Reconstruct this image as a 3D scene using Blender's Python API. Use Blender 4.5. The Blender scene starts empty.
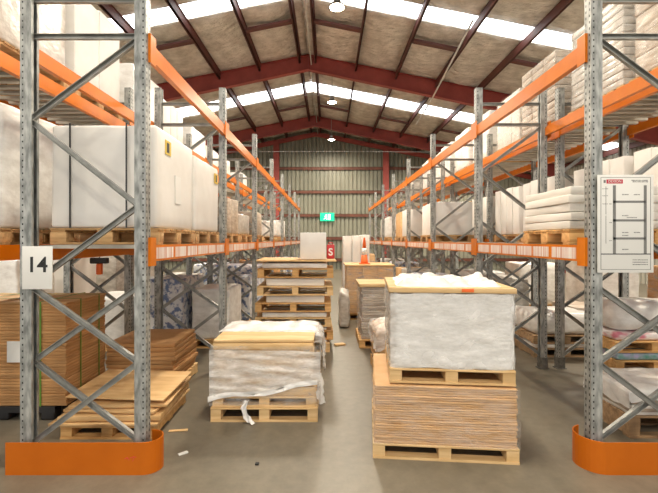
import bpy, math, random
from mathutils import Vector, noise, Matrix
R = random.Random(14)
sc = bpy.context.scene
COL = sc.collection
pi = math.pi

# ------------------------------------------------------------------ materials
def new_mat(name):
    m = bpy.data.materials.new(name); m.use_nodes = True
    nt = m.node_tree; b = nt.nodes['Principled BSDF']
    return m, nt, b
def N(nt, kind, **kw):
    n = nt.nodes.new(kind)
    for k, v in kw.items():
        if k in n.inputs: n.inputs[k].default_value = v
        else: setattr(n, k, v)
    return n
def L(nt, a, b): nt.links.new(a, b)
def noise_mat(name, c0, c1, scale=(4, 4, 4), detail=4, rough=.6, metal=0, bump=0, bscale=None, vary=0, lo=.35, hi=.65, spec=.5, bdist=.01):
    m, nt, b = new_mat(name)
    tc = N(nt, 'ShaderNodeTexCoord'); mp = N(nt, 'ShaderNodeMapping'); mp.inputs['Scale'].default_value = scale
    L(nt, tc.outputs['Object'], mp.inputs['Vector'])
    oi = N(nt, 'ShaderNodeObjectInfo')
    ad = N(nt, 'ShaderNodeVectorMath', operation='ADD'); 
    sc_ = N(nt, 'ShaderNodeVectorMath', operation='SCALE'); sc_.inputs['Scale'].default_value = 7.3
    cb = N(nt, 'ShaderNodeCombineXYZ')
    for i in range(3): L(nt, oi.outputs['Random'], cb.inputs[i])
    L(nt, cb.outputs[0], sc_.inputs[0]); L(nt, mp.outputs[0], ad.inputs[0]); L(nt, sc_.outputs[0], ad.inputs[1])
    nz = N(nt, 'ShaderNodeTexNoise', Scale=1.0, Detail=detail, Roughness=.6); L(nt, ad.outputs[0], nz.inputs['Vector'])
    cr = N(nt, 'ShaderNodeValToRGB'); e = cr.color_ramp.elements
    e[0].position = lo; e[0].color = (*c0, 1); e[1].position = hi; e[1].color = (*c1, 1)
    L(nt, nz.outputs['Fac'], cr.inputs['Fac'])
    out = cr.outputs['Color']
    if vary:
        mr = N(nt, 'ShaderNodeMapRange'); mr.inputs['To Min'].default_value = 1 - vary; mr.inputs['To Max'].default_value = 1 + vary
        L(nt, oi.outputs['Random'], mr.inputs['Value'])
        hs = N(nt, 'ShaderNodeHueSaturation'); L(nt, mr.outputs[0], hs.inputs['Value']); L(nt, out, hs.inputs['Color']); out = hs.outputs['Color']
    L(nt, out, b.inputs['Base Color'])
    b.inputs['Roughness'].default_value = rough; b.inputs['Metallic'].default_value = metal
    b.inputs['Specular IOR Level'].default_value = spec
    if bump:
        n2 = N(nt, 'ShaderNodeTexNoise', Scale=1.0, Detail=5)
        if bscale:
            mp2 = N(nt, 'ShaderNodeMapping'); mp2.inputs['Scale'].default_value = bscale
            L(nt, tc.outputs['Object'], mp2.inputs['Vector']); L(nt, mp2.outputs[0], n2.inputs['Vector'])
        else: L(nt, ad.outputs[0], n2.inputs['Vector'])
        bp = N(nt, 'ShaderNodeBump', Strength=bump, Distance=bdist); L(nt, n2.outputs['Fac'], bp.inputs['Height']); L(nt, bp.outputs[0], b.inputs['Normal'])
    return m
def flat(name, c, rough=.5, metal=0, emit=0, ecol=None, spec=.5):
    m, nt, b = new_mat(name)
    b.inputs['Base Color'].default_value = (*c, 1); b.inputs['Roughness'].default_value = rough; b.inputs['Metallic'].default_value = metal
    b.inputs['Specular IOR Level'].default_value = spec
    if emit:
        b.inputs['Emission Color'].default_value = (*(ecol or c), 1); b.inputs['Emission Strength'].default_value = emit
    return m
def film_mat(name, c, alpha, rough=.25, bump=.6):
    m, nt, b = new_mat(name)
    out = nt.nodes['Material Output']
    tr = N(nt, 'ShaderNodeBsdfTransparent'); mx = N(nt, 'ShaderNodeMixShader')
    tc = N(nt, 'ShaderNodeTexCoord'); mp = N(nt, 'ShaderNodeMapping'); mp.inputs['Scale'].default_value = (3, 3, 9)
    nz = N(nt, 'ShaderNodeTexNoise', Scale=1.6, Detail=6, Roughness=.65)
    L(nt, tc.outputs['Object'], mp.inputs[0]); L(nt, mp.outputs[0], nz.inputs['Vector'])
    mr = N(nt, 'ShaderNodeMapRange'); mr.inputs['From Min'].default_value = .35; mr.inputs['From Max'].default_value = .65
    mr.inputs['To Min'].default_value = max(0, alpha - .22); mr.inputs['To Max'].default_value = min(1, alpha + .22)
    L(nt, nz.outputs['Fac'], mr.inputs['Value']); L(nt, mr.outputs[0], mx.inputs['Fac'])
    L(nt, tr.outputs[0], mx.inputs[1]); L(nt, b.outputs[0], mx.inputs[2]); L(nt, mx.outputs[0], out.inputs['Surface'])
    b.inputs['Base Color'].default_value = (*c, 1); b.inputs['Roughness'].default_value = rough
    bp = N(nt, 'ShaderNodeBump', Strength=bump, Distance=.02); L(nt, nz.outputs['Fac'], bp.inputs['Height']); L(nt, bp.outputs[0], b.inputs['Normal'])
    return m

M = {}
# galvanised upright with rows of slots (object coordinates: z up the post)
def upright_mat():
    m, nt, b = new_mat('perforated galvanised steel')
    tc = N(nt, 'ShaderNodeTexCoord'); sp = N(nt, 'ShaderNodeSeparateXYZ'); L(nt, tc.outputs['Object'], sp.inputs[0])
    def math_(op, a, bb=None, cc=None):
        n = N(nt, 'ShaderNodeMath', operation=op)
        for i, v in enumerate((a, bb, cc)):
            if v is None: continue
            if isinstance(v, (int, float)): n.inputs[i].default_value = v
            else: L(nt, v, n.inputs[i])
        return n.outputs[0]
    fz = math_('FRACT', math_('MULTIPLY', sp.outputs['Z'], 1 / .05))
    slot = math_('COMPARE', fz, .5, .2)
    ax = math_('ABSOLUTE', sp.outputs['X']); ay = math_('ABSOLUTE', sp.outputs['Y'])
    # web faces: |x| at the web, two slot columns at |y| = .026
    web = math_('MULTIPLY', math_('GREATER_THAN', sp.outputs['X'], .0455), math_('COMPARE', ay, .026, .0075))
    fl = math_('MULTIPLY', math_('GREATER_THAN', ay, .045), math_('COMPARE', sp.outputs['X'], .027, .006))
    fz2 = math_('COMPARE', math_('FRACT', math_('MULTIPLY', sp.outputs['Z'], 1 / .05)), .5, .14)
    mask = math_('MAXIMUM', math_('MULTIPLY', web, slot), math_('MULTIPLY', fl, fz2))
    nz = N(nt, 'ShaderNodeTexNoise', Scale=22, Detail=5); mpp = N(nt, 'ShaderNodeMapping'); mpp.inputs['Scale'].default_value = (1, 1, .35)
    L(nt, tc.outputs['Object'], mpp.inputs[0]); L(nt, mpp.outputs[0], nz.inputs['Vector'])
    cr = N(nt, 'ShaderNodeValToRGB'); e = cr.color_ramp.elements
    e[0].position = .35; e[0].color = (.19, .20, .19, 1); e[1].position = .68; e[1].color = (.50, .51, .485, 1)
    L(nt, nz.outputs['Fac'], cr.inputs['Fac'])
    mx = N(nt, 'ShaderNodeMix', data_type='RGBA'); L(nt, mask, mx.inputs['Factor'])
    L(nt, cr.outputs[0], mx.inputs['A']); mx.inputs['B'].default_value = (.02, .02, .02, 1)
    L(nt, mx.outputs['Result'], b.inputs['Base Color'])
    b.inputs['Roughness'].default_value = .45; b.inputs['Metallic'].default_value = .35
    return m
M['upright'] = upright_mat()
M['galv'] = noise_mat('galvanised brace steel', (.27, .27, .25), (.40, .40, .37), (9, 9, 9), rough=.45, metal=.35)
M['dkgalv'] = noise_mat('base plate steel', (.10, .10, .09), (.2, .19, .17), (20, 20, 20), rough=.6, metal=.3)
M['orange'] = noise_mat('orange rack enamel', (.64, .160, .002), (.74, .200, .004), (3, 3, 3), rough=.33, vary=.06, spec=.3)
M['guard'] = noise_mat('orange guard enamel', (.50, .115, .002), (.57, .138, .004), (2, 2, 2), rough=.45, spec=.3, bump=.05)
M['deck'] = noise_mat('shelf deck steel', (.36, .34, .29), (.54, .51, .44), (3, 8, 3), rough=.55, metal=.2)
M['wood'] = noise_mat('pallet pine', (.52, .275, .09), (.74, .455, .185), (3, 22, 22), rough=.75, bump=.2, vary=.14)
M['woodpale'] = noise_mat('pale pine', (.62, .40, .17), (.80, .565, .29), (2, 18, 18), rough=.7, bump=.15, vary=.08)
M['wooddark'] = noise_mat('weathered pallet timber', (.27, .17, .09), (.46, .30, .16), (3, 22, 22), rough=.8, bump=.2, vary=.15)
M['woodmid'] = noise_mat('worn pallet pine', (.40, .23, .09), (.62, .40, .19), (3, 22, 22), rough=.8, bump=.2, vary=.16)
M['ply'] = noise_mat('plywood', (.62, .375, .155), (.78, .525, .255), (2, 14, 14), rough=.65, bump=.08, vary=.07)
M['card'] = noise_mat('brown corrugated board', (.46, .235, .085), (.60, .335, .14), (2, 2, 26), rough=.8, bump=.2, vary=.08)
M['cardlight'] = noise_mat('kraft board', (.60, .35, .15), (.74, .47, .23), (3, 3, 40), rough=.75, bump=.25, vary=.06)
M['kraft'] = noise_mat('kraft board edges', (.57, .34, .155), (.67, .42, .21), (5, 5, 30), rough=.75, bump=.25, vary=.10)
M['cardgrey'] = noise_mat('greyish board under film', (.36, .28, .205), (.57, .49, .40), (4, 4, 24), rough=.45, bump=.3, vary=.06)
M['white'] = noise_mat('white carton board', (.74, .72, .68), (.82, .805, .77), (2, 2, 2), rough=.55, bump=.12, vary=.04)
M['cream'] = noise_mat('cream sheet board', (.76, .73, .66), (.86, .83, .77), (2, 2, 20), rough=.6, vary=.05)
M['wrap'] = noise_mat('white stretch wrap', (.72, .70, .66), (.92, .91, .88), (5, 5, 9), detail=6, rough=.3, bump=.6, bscale=(4, 4, 7), vary=.05, bdist=.035)
M['clearwrap'] = noise_mat('grey stretch wrap', (.44, .405, .35), (.70, .67, .62), (5, 5, 12), detail=6, rough=.28, bump=.5, bscale=(8, 8, 12), vary=.06, bdist=.02)
M['bluewrap'] = noise_mat('blue printed wrap', (.17, .24, .43), (.82, .83, .85), (10, 10, 10), detail=3, rough=.35, bump=.4, vary=.05, lo=.42, hi=.52)
M['pinkwrap'] = noise_mat('pink printed packs', (.62, .20, .26), (.80, .74, .72), (4, 4, 9), detail=2, rough=.35, bump=.3, lo=.36, hi=.48)
M['multi'] = noise_mat('green and purple printed packs', (.10, .33, .24), (.50, .45, .66), (9, 9, 9), detail=2, rough=.4, bump=.3)
M['film'] = film_mat('loose clear film', (.94, .93, .90), .52)
M['filmthin'] = film_mat('tight clear film', (.90, .88, .84), .10, .18)
M['filmfaint'] = film_mat('very clear film', (.92, .88, .82), .03, .15)
M['strapgreen'] = flat('green strapping', (.12, .26, .03), .4)
M['strapblack'] = flat('black strapping', (.03, .03, .03), .4)
M['black'] = flat('black plastic', (.025, .025, .027), .45)
M['label'] = flat('white label', (.80, .80, .77), .5)
M['yellow'] = flat('yellow sticker', (.72, .50, .04), .5)
M['ink'] = flat('black ink', (.02, .02, .02), .6)
M['greyink'] = flat('grey ink', (.22, .22, .21), .6)
M['signred'] = flat('red ink', (.62, .03, .06), .5)
M['sign'] = flat('white sign board', (.80, .80, .76), .45)
M['barcode'] = noise_mat('label strip print', (.70, .42, .34), (.90, .86, .82), (1, 40, 1), detail=1, rough=.35)
M['red'] = flat('red can paint', (.55, .03, .035), .4)
M['cone'] = flat('orange cone plastic', (.92, .17, .03), .45)
M['exit'] = flat('green exit face', (.0, .45, .20), .4, emit=.9, ecol=(0, .62, .30))
M['exitw'] = flat('white exit figure', (.9, .9, .9), .4, emit=.9, ecol=(.9, 1, .95))
M['steelred'] = noise_mat('red oxide steel', (.26, .045, .036), (.35, .065, .050), (2, 2, 2), rough=.55)
M['purlin'] = noise_mat('dark red oxide purlin', (.085, .028, .022), (.14, .042, .032), (2, 2, 2), rough=.6)
M['girt'] = noise_mat('rust red girt', (.10, .033, .02), (.16, .055, .032), (2, 2, 2), rough=.6)
M['foil'] = noise_mat('foil insulation', (.50, .455, .385), (.76, .71, .63), (2.6, 2.6, 2.6), detail=8, rough=.42, metal=.15, bump=1, bscale=(4, 7, 7), bdist=.12)
M['mesh'] = flat('safety mesh wire', (.30, .27, .23), .5, .4)
M['sheet'] = noise_mat('grey green wall sheet', (.19, .19, .145), (.26, .258, .20), (.6, .6, .6), rough=.45)
M['sidewall'] = noise_mat('side wall sheet', (.30, .29, .25), (.38, .37, .31), (.6, .6, .6), rough=.5)
M['sky'] = flat('daylit roof sheet', (.9, .9, .9), .4, emit=4.2, ecol=(.93, .97, 1.0))
M['lamp'] = flat('lamp glow', (1, .9, .7), .4, emit=40, ecol=(1, .86, .62))
M['lampbody'] = flat('lamp housing', (.35, .34, .32), .45, .5)
M['pipe'] = flat('pale pipe', (.55, .52, .46), .5)
M['cable'] = flat('grey conduit', (.35, .33, .30), .5)

def floor_mat():
    m, nt, b = new_mat('worn concrete')
    tc = N(nt, 'ShaderNodeTexCoord')
    n1 = N(nt, 'ShaderNodeTexNoise', Scale=.7, Detail=6, Roughness=.65); n2 = N(nt, 'ShaderNodeTexNoise', Scale=9, Detail=6, Roughness=.7)
    mp = N(nt, 'ShaderNodeMapping'); mp.inputs['Scale'].default_value = (1.6, .5, 1)
    L(nt, tc.outputs['Object'], mp.inputs[0]); L(nt, mp.outputs[0], n1.inputs['Vector']); L(nt, tc.outputs['Object'], n2.inputs['Vector'])
    c1 = N(nt, 'ShaderNodeValToRGB'); e = c1.color_ramp.elements
    e[0].position = .3; e[0].color = (.140, .120, .086, 1); e[1].position = .7; e[1].color = (.225, .197, .147, 1)
    L(nt, n1.outputs['Fac'], c1.inputs['Fac'])
    c2 = N(nt, 'ShaderNodeValToRGB'); e = c2.color_ramp.elements
    e[0].position = .3; e[0].color = (.82, .82, .82, 1); e[1].position = .7; e[1].color = (1.1, 1.1, 1.1, 1)
    L(nt, n2.outputs['Fac'], c2.inputs['Fac'])
    mx = N(nt, 'ShaderNodeMix', data_type='RGBA', blend_type='MULTIPLY'); mx.inputs['Factor'].default_value = 1
    L(nt, c1.outputs[0], mx.inputs['A']); L(nt, c2.outputs[0], mx.inputs['B']); L(nt, mx.outputs['Result'], b.inputs['Base Color'])
    mr = N(nt, 'ShaderNodeMapRange'); mr.inputs['To Min'].default_value = .3; mr.inputs['To Max'].default_value = .55
    L(nt, n1.outputs['Fac'], mr.inputs['Value']); L(nt, mr.outputs[0], b.inputs['Roughness'])
    bp = N(nt, 'ShaderNodeBump', Strength=.08, Distance=.01); L(nt, n2.outputs['Fac'], bp.inputs['Height']); L(nt, bp.outputs[0], b.inputs['Normal'])
    return m
M['floor'] = floor_mat()

# ------------------------------------------------------------------ mesh builder
class MB:
    def __init__(s): s.v = []; s.f = []; s.sm = []
    def add(s, vs, fs, smooth=False):
        o = len(s.v); s.v += [tuple(p) for p in vs]
        for f in fs: s.f.append([i + o for i in f]); s.sm.append(smooth)
        return s
    def box(s, x0, x1, y0, y1, z0, z1):
        return s.add([(x0, y0, z0), (x1, y0, z0), (x1, y1, z0), (x0, y1, z0), (x0, y0, z1), (x1, y0, z1), (x1, y1, z1), (x0, y1, z1)],
                     [(3, 2, 1, 0), (4, 5, 6, 7), (0, 1, 5, 4), (1, 2, 6, 5), (2, 3, 7, 6), (3, 0, 4, 7)])
    def bar(s, p0, p1, w, h, up=(0, 1, 0)):
        p0 = Vector(p0); p1 = Vector(p1); d = (p1 - p0).normalized(); u = Vector(up); a = d.cross(u)
        if a.length < 1e-4: a = d.cross(Vector((1, 0, 0)))
        a.normalize(); c = a.cross(d).normalized(); vs = []
        for p in (p0, p1):
            for i, j in ((-1, -1), (1, -1), (1, 1), (-1, 1)): vs.append(p + a * (w / 2 * i) + c * (h / 2 * j))
        return s.add(vs, [(3, 2, 1, 0), (4, 5, 6, 7), (0, 1, 5, 4), (1, 2, 6, 5), (2, 3, 7, 6), (3, 0, 4, 7)])
    def channel(s, p0, p1, w, d, t=.004):       # C section open towards -y
        p0 = Vector(p0); p1 = Vector(p1); dr = (p1 - p0).normalized(); a = dr.cross(Vector((0, 1, 0))).normalized()
        s.bar(p0 + Vector((0, d / 2, 0)), p1 + Vector((0, d / 2, 0)), w, t)
        for i in (-1, 1):
            o = a * (i * (w / 2 - t / 2)); s.bar(p0 + o, p1 + o, t, d)
        return s
    def tube(s, pts, r, n=8, cap=True):
        pts = [Vector(p) for p in pts]; rings = []
        rs = r if isinstance(r, (list, tuple)) else [r] * len(pts)
        for i, p in enumerate(pts):
            d = (pts[min(i + 1, len(pts) - 1)] - pts[max(i - 1, 0)]).normalized()
            a = d.cross(Vector((0, 0, 1)));
            if a.length < 1e-3: a = Vector((1, 0, 0))
            a.normalize(); c = d.cross(a)
            rings.append([p + (a * math.cos(2 * pi * k / n) + c * math.sin(2 * pi * k / n)) * rs[i] for k in range(n)])
        vs = [v for q in rings for v in q]; fs = []
        for i in range(len(pts) - 1):
            for k in range(n): fs.append((i * n + k, i * n + (k + 1) % n, (i + 1) * n + (k + 1) % n, (i + 1) * n + k))
        if cap: fs += [tuple(range(n))[::-1], tuple(range((len(pts) - 1) * n, len(pts) * n))]
        return s.add(vs, fs, True)
    def lathe(s, prof, n=24, c=(0, 0, 0)):
        vs = []; fs = []
        for r, z in prof:
            for k in range(n): vs.append((c[0] + r * math.cos(2 * pi * k / n), c[1] + r * math.sin(2 * pi * k / n), c[2] + z))
        for i in range(len(prof) - 1):
            for k in range(n): fs.append((i * n + k, i * n + (k + 1) % n, (i + 1) * n + (k + 1) % n, (i + 1) * n + k))
        fs += [tuple(range(n))[::-1], tuple(range((len(prof) - 1) * n, len(prof) * n))]
        return s.add(vs, fs, True)
    def soft(s, x0, x1, y0, y1, z0, z1, cell=.12, amp=.01, seed=0, rad=.02, freq=5, zf=1.0, smooth=True, sag=0):
        """box with rounded edges and a lumpy surface"""
        nx = max(2, int((x1 - x0) / cell)); ny = max(2, int((y1 - y0) / cell)); nz = max(1, int((z1 - z0) / cell)) if z1 - z0 > rad * 2 else 1
        def co(n, a, b):
            r = min(rad, (b - a) / 3); base = [a + r + (b - a - 2 * r) * i / n for i in range(n + 1)]
            return [a] + base + [b]
        X, Y, Z = co(nx, x0, x1), co(ny, y0, y1), co(nz, z0, z1); I, J, K = len(X) - 1, len(Y) - 1, len(Z) - 1
        idx = {}; vs = []; fs = []; sd = Vector((seed * 3.17, seed * 1.31, seed * 7.7))
        def vid(i, j, k):
            key = (i, j, k)
            if key in idx: return idx[key]
            p = Vector((X[i], Y[j], Z[k])); q = p.copy()
            e = [i in (0, I), j in (0, J), k in (0, K)]; ne = sum(e)
            if ne >= 2:
                t = .29 if ne == 2 else .42
                cx = (X[1] - X[0]) * t * (1 if i == 0 else -1 if i == I else 0)
                cy = (Y[1] - Y[0]) * t * (1 if j == 0 else -1 if j == J else 0)
                cz = (Z[1] - Z[0]) * t * (1 if k == 0 else -1 if k == K else 0)
                q += Vector((cx, cy, cz))
            if amp:
                nv = noise.noise_vector(Vector((p.x, p.y, p.z * zf)) * freq + sd) * amp
                if k == 0: nv.z = abs(nv.z) * .2
                q += nv
            if sag and k == K: q.z += sag * noise.noise(Vector((p.x * 3, p.y * 3, seed)))
            idx[key] = len(vs); vs.append(q); return idx[key]
        for k in range(K):
            for i in range(I):
                fs.append((vid(i, 0, k), vid(i + 1, 0, k), vid(i + 1, 0, k + 1), vid(i, 0, k + 1)))
                fs.append((vid(i + 1, J, k), vid(i, J, k), vid(i, J, k + 1), vid(i + 1, J, k + 1)))
            for j in range(J):
                fs.append((vid(I, j, k), vid(I, j + 1, k), vid(I, j + 1, k + 1), vid(I, j, k + 1)))
                fs.append((vid(0, j + 1, k), vid(0, j, k), vid(0, j, k + 1), vid(0, j + 1, k + 1)))
        for i in range(I):
            for j in range(J):
                fs.append((vid(i, j, K), vid(i + 1, j, K), vid(i + 1, j + 1, K), vid(i, j + 1, K)))
                fs.append((vid(i, j + 1, 0), vid(i + 1, j + 1, 0), vid(i + 1, j, 0), vid(i, j, 0)))
        return s.add(vs, fs, smooth)
    def grid(s, fn, nu, nv, smooth=True, closed=False):
        vs = [fn(i / nu, j / nv) for j in range(nv + 1) for i in range(nu + 1)]; w = nu + 1
        return s.add(vs, [(j * w + i, j * w + i + 1, (j + 1) * w + i + 1, (j + 1) * w + i) for j in range(nv) for i in range(nu)], smooth)
    def slab(s, fn, nu, nv, t, smooth=True):
        """grid with thickness t downwards"""
        o = len(s.v); s.grid(fn, nu, nv, smooth); top = s.v[o:]; w = nu + 1; n = len(top)
        s.v += [(a, b, c - t) for a, b, c in top]
        for j in range(nv):
            for i in range(nu):
                s.f.append([o + n + k for k in (j * w + i, (j + 1) * w + i, (j + 1) * w + i + 1, j * w + i + 1)]); s.sm.append(smooth)
        ring = [i for i in range(w)] + [j * w + nu for j in range(1, nv + 1)] + [nv * w + i for i in range(nu - 1, -1, -1)] + [j * w for j in range(nv - 1, 0, -1)]
        for a, b in zip(ring, ring[1:] + ring[:1]):
            s.f.append([o + b, o + a, o + n + a, o + n + b]); s.sm.append(False)
        return s
    def mesh(s, name, mat):
        me = bpy.data.meshes.new(name); me.from_pydata(s.v, [], s.f); me.update()
        me.polygons.foreach_set('use_smooth', s.sm)
        me.materials.append(M[mat] if isinstance(mat, str) else mat); return me
    def obj(s, name, mat, parent=None, loc=(0, 0, 0)):
        return link(name, s.mesh(name, mat), parent, loc)
def link(name, data, parent=None, loc=(0, 0, 0), rz=0):
    o = bpy.data.objects.new(name, data); COL.objects.link(o); o.location = loc; o.rotation_euler.z = rz
    if parent: o.parent = parent
    return o
LABELS = {}
def tag(o, label, cat, group=None, kind=None):
    o['label'] = label; o['category'] = cat
    if group: o['group'] = group
    if kind: o['kind'] = kind
    LABELS.setdefault(label, []).append(o.name)
    return o
def thing(name, label, cat, loc=(0, 0, 0), rz=0, group=None):
    return tag(link(name, None, None, loc, rz), label, cat, group)
def struct(name, mb, mat, parent=None, loc=(0, 0, 0)):
    o = mb.obj(name, mat, parent, loc)
    if not parent: o['kind'] = 'structure'
    return o
def text(name, body, size, mat, parent, loc, rot=(pi / 2, 0, 0), align='CENTER', bold=0):
    c = bpy.data.curves.new(name, 'FONT'); c.body = body; c.size = size; c.extrude = .0008; c.align_x = align; c.align_y = 'CENTER'; c.offset = bold
    c.materials.append(M[mat]); tmp = bpy.data.objects.new(name, c); COL.objects.link(tmp)
    me = bpy.data.meshes.new_from_object(tmp.evaluated_get(bpy.context.evaluated_depsgraph_get())); me.name = name
    bpy.data.objects.remove(tmp)
    if not me.materials: me.materials.append(M[mat])
    o = link(name, me, parent, loc); o.rotation_euler = rot
    return o

# ------------------------------------------------------------------ building
RX, RZ, SL = -.73, 8.62, .2
XL, XR, YF, YE = -14.0, 13.0, -5.0, 26.3
def roof_z(x): return RZ - SL * abs(x - RX)
struct('floor', MB().box(XL, XR, YF - 8, YE + .3, -.25, 0), 'floor')
STRIPS = [(-3.6, -2.85), (3.9, 4.65), (11.3, 12.05), (18.55, 19.8)]
PUR = [RX + s * (.29 + 1.46 * k) for s in (-1, 1) for k in range(10)]
def foil_panel(xa, xb, ya, yb):
    ys = sorted(p for p in PUR if min(xa, xb) - .01 <= p)
    def f(u, v):
        x = xa + (xb - xa) * u; y = ya + (yb - ya) * v
        d = min(abs(x - p) for p in PUR); ed = min(1, min(v, 1 - v) * abs(yb - ya) / .35); sag = .07 * min(1, d / .7) ** .8 * ed
        return (x, y, roof_z(x) - sag + ed * .05 * noise.noise(Vector((x * 1.1, y * .9, 3))) + ed * .03 * noise.noise(Vector((x * 3.3, y * 2.6, 8))))
    return f
edges = [YF] + [e for s_ in STRIPS for e in s_] + [YE + .2]
ceiling = None
for a, b in zip(edges[0::2], edges[1::2]):
    for xa, xb in ((XL, RX), (RX, XR)):
        mb = MB().slab(foil_panel(xa, xb, a, b), 72, max(4, int((b - a) / .16)), -.06)
        struct('ceiling', mb, 'foil')
for i, (a, b) in enumerate(STRIPS):
    for xa, xb in ((XL, RX), (RX, XR)):
        struct('window_%d' % (i * 2 + (1 if xa == XL else 2)), MB().slab(lambda u, v: (xa + (xb - xa) * u, a + (b - a) * v, roof_z(xa + (xb - xa) * u) + .03 + .012 * math.cos(v * pi * 10)), 2, 40, -.01), 'sky')
# purlins (Z-section look: web and two flanges)
for x in PUR:
    if not XL < x < XR: continue
    z = roof_z(x) - .06
    struct('roof_purlin_beam', MB().box(x - .02, x + .02, YF, YE, z - .26, z).box(x - .055, x + .02, YF, YE, z - .26, z - .24).box(x - .02, x + .055, YF, YE, z - .014, z), 'purlin')
# bridging between every second pair of purlins
for yb in (-3.2, 5.4, 12.9, 13.0 + 8.0):
    for s_ in (-1, 1):
        for k in (0, 2, 4, 6):
            x0 = RX + s_ * (.29 + 1.46 * k); x1 = x0 + s_ * 1.46; z0 = roof_z(x0) - .17; z1 = roof_z(x1) - .17
            struct('roof_bridging_beam', MB().bar((x0, yb, z0 - .02), (x1, yb, z1 - .02), .07, .2), 'purlin')
# portal rafters: I sections
def rafter(y, haunch=True):
    mb = MB()
    for xe in (XL, XR):
        zt = lambda x: roof_z(x) - .09
        n = 1
        h = .53
        mb.add([(RX, y - .01, zt(RX) - h), (xe, y - .01, zt(xe) - h - .15), (xe, y - .01, zt(xe)), (RX, y - .01, zt(RX)),
                (RX, y + .01, zt(RX) - h), (xe, y + .01, zt(xe) - h - .15), (xe, y + .01, zt(xe)), (RX, y + .01, zt(RX))],
               [(0, 1, 2, 3), (7, 6, 5, 4), (0, 4, 5, 1), (2, 6, 7, 3), (1, 5, 6, 2), (3, 7, 4, 0)])
        for dz, e in ((0, 0), (-h, -.15)):
            a = Vector((RX, y, zt(RX) + dz)); b = Vector((xe, y, zt(xe) + dz + e)); mb.bar(a, b, .022, .22)
    mb.box(RX - .02, RX + .02, y - .1, y + .1, RZ - .62, RZ - .09)
    return mb
for y in (-.3, 7.7, 15.7, 23.4):
    struct('roof_rafter_beam', rafter(y), 'steelred')
    for x in (XL + .25, XR - .25):
        struct('portal_column', MB().box(x - .2, x + .2, y - .01, y + .01, 0, roof_z(x) - .5).box(x - .21, x - .19, y - .11, y + .11, 0, roof_z(x) - .5).box(x + .19, x + .21, y - .11, y + .11, 0, roof_z(x) - .5), 'steelred')
# end wall and side walls, trapezoid ribs
def ribs(length, pitch=.25, d=.07):
    out = []; t = 0
    while t < length:
        for a, b in ((0, 0), (.15, 0), (.24, d), (.91, d)): out.append((min(t + a * pitch, length), b))
        t += pitch
    out.append((length, 0)); return out
mb = MB(); pr = ribs(XR - XL); vs = []; fs = []
for t, d in pr:
    x = XL + t; vs += [(x, YE - d, 0), (x, YE - d, roof_z(x) + .04), (x, YE + .06, 0), (x, YE + .06, roof_z(x) + .04)]
for i in range(len(pr) - 1):
    a = i * 4; fs += [(a, a + 4, a + 5, a + 1), (a + 2, a + 3, a + 7, a + 6), (a + 1, a + 5, a + 7, a + 3), (a, a + 2, a + 6, a + 4)]
mb.add(vs, fs); struct('wall_back', mb, 'sheet')
for nm, x, sg in (('wall_left', XL, 1), ('wall_right', XR, -1)):
    mb = MB(); pr = ribs(YE - YF); vs = []; fs = []; zt = roof_z(x) + .04
    for t, d in pr:
        y = YF + t; vs += [(x + sg * d, y, 0), (x + sg * d, y, zt), (x - sg * .06, y, 0), (x - sg * .06, y, zt)]
    for i in range(len(pr) - 1):
        a = i * 4; fs += [(a, a + 4, a + 5, a + 1), (a + 2, a + 3, a + 7, a + 6), (a + 1, a + 5, a + 7, a + 3), (a, a + 2, a + 6, a + 4)]
    mb.add(vs, fs); struct(nm, mb, 'sidewall')
for z in (6.15, 4.72, 3.3, 1.9, .6):
    struct('wall_girt_beam', MB().box(XL, XR, YE - .2, YE - .185, z - .09, z + .09).box(XL, XR, YE - .2, YE - .035, z + .075, z + .09), 'girt')
for x in (-3.12, 3.5):
    h = roof_z(x) - .35
    struct('end_wall_column', MB().box(x - .008, x + .008, YE - .42, YE - .2, 0, h).box(x - .17, x + .17, YE - .43, YE - .415, 0, h).box(x - .17, x + .17, YE - .215, YE - .2, 0, h), 'steelred')
mb = MB()
for xe in (XL, XR):
    mb.bar((RX, YE - .28, RZ - .42), (xe, YE - .28, roof_z(xe) - .42), .26, .12)
struct('end_wall_rafter_beam', mb, 'steelred')

# ------------------------------------------------------------------ racks
Y0, BAY, NB = 3.43, 2.62, 7
YS = [Y0 + BAY * k for k in range(NB + 1)]
UPM = {}
def upright_mesh(h):
    if h not in UPM:
        mb = MB().box(.046, .05, -.05, .05, 0, h)
        for s_ in (-1, 1):
            mb.box(-.05, .046, s_ * .05 - (.004 if s_ > 0 else 0), s_ * .05 + (0 if s_ > 0 else .004), 0, h)
            mb.box(-.05, -.046, *sorted((s_ * .046, s_ * .022)), 0, h)
        UPM[h] = mb.mesh('upright', 'upright')
    return UPM[h]
FOOT = MB().box(-.075, .075, -.07, .07, 0, .01).box(-.056, .056, -.056, .056, .01, .16).mesh('base_plate', 'dkgalv')
CONN = {}
def conn_mesh(s_):
    if s_ not in CONN:
        CONN[s_] = MB().box(0, s_ * .008, -.055, .055, -.17, .06).box(0, s_ * -.05, .047, .055, -.17, .06).mesh('connector', 'orange') if s_ > 0 else \
                   MB().box(-.008, 0, -.055, .055, -.17, .06).box(0, .05, .047, .055, -.17, .06).mesh('connector', 'orange')
    return CONN[s_]
def beam_mesh(length, s_):
    # box beam with a step on the inner side; origin at front end, top outer edge; s_=+1 faces +x
    mb = MB()
    prof = [(0, 0), (0, -.135), (-.05 * s_, -.135), (-.05 * s_, -.03), (-.03 * s_, -.03), (-.03 * s_, 0)]
    vs = [(x, 0, z) for x, z in prof] + [(x, length, z) for x, z in prof]; n = 6
    fs = [(i, (i + 1) % n, n + (i + 1) % n, n + i) for i in range(n)] + [tuple(range(n))[::-1], tuple(range(n, 2 * n))]
    return mb.add(vs, fs).mesh('beam', 'orange')
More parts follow.
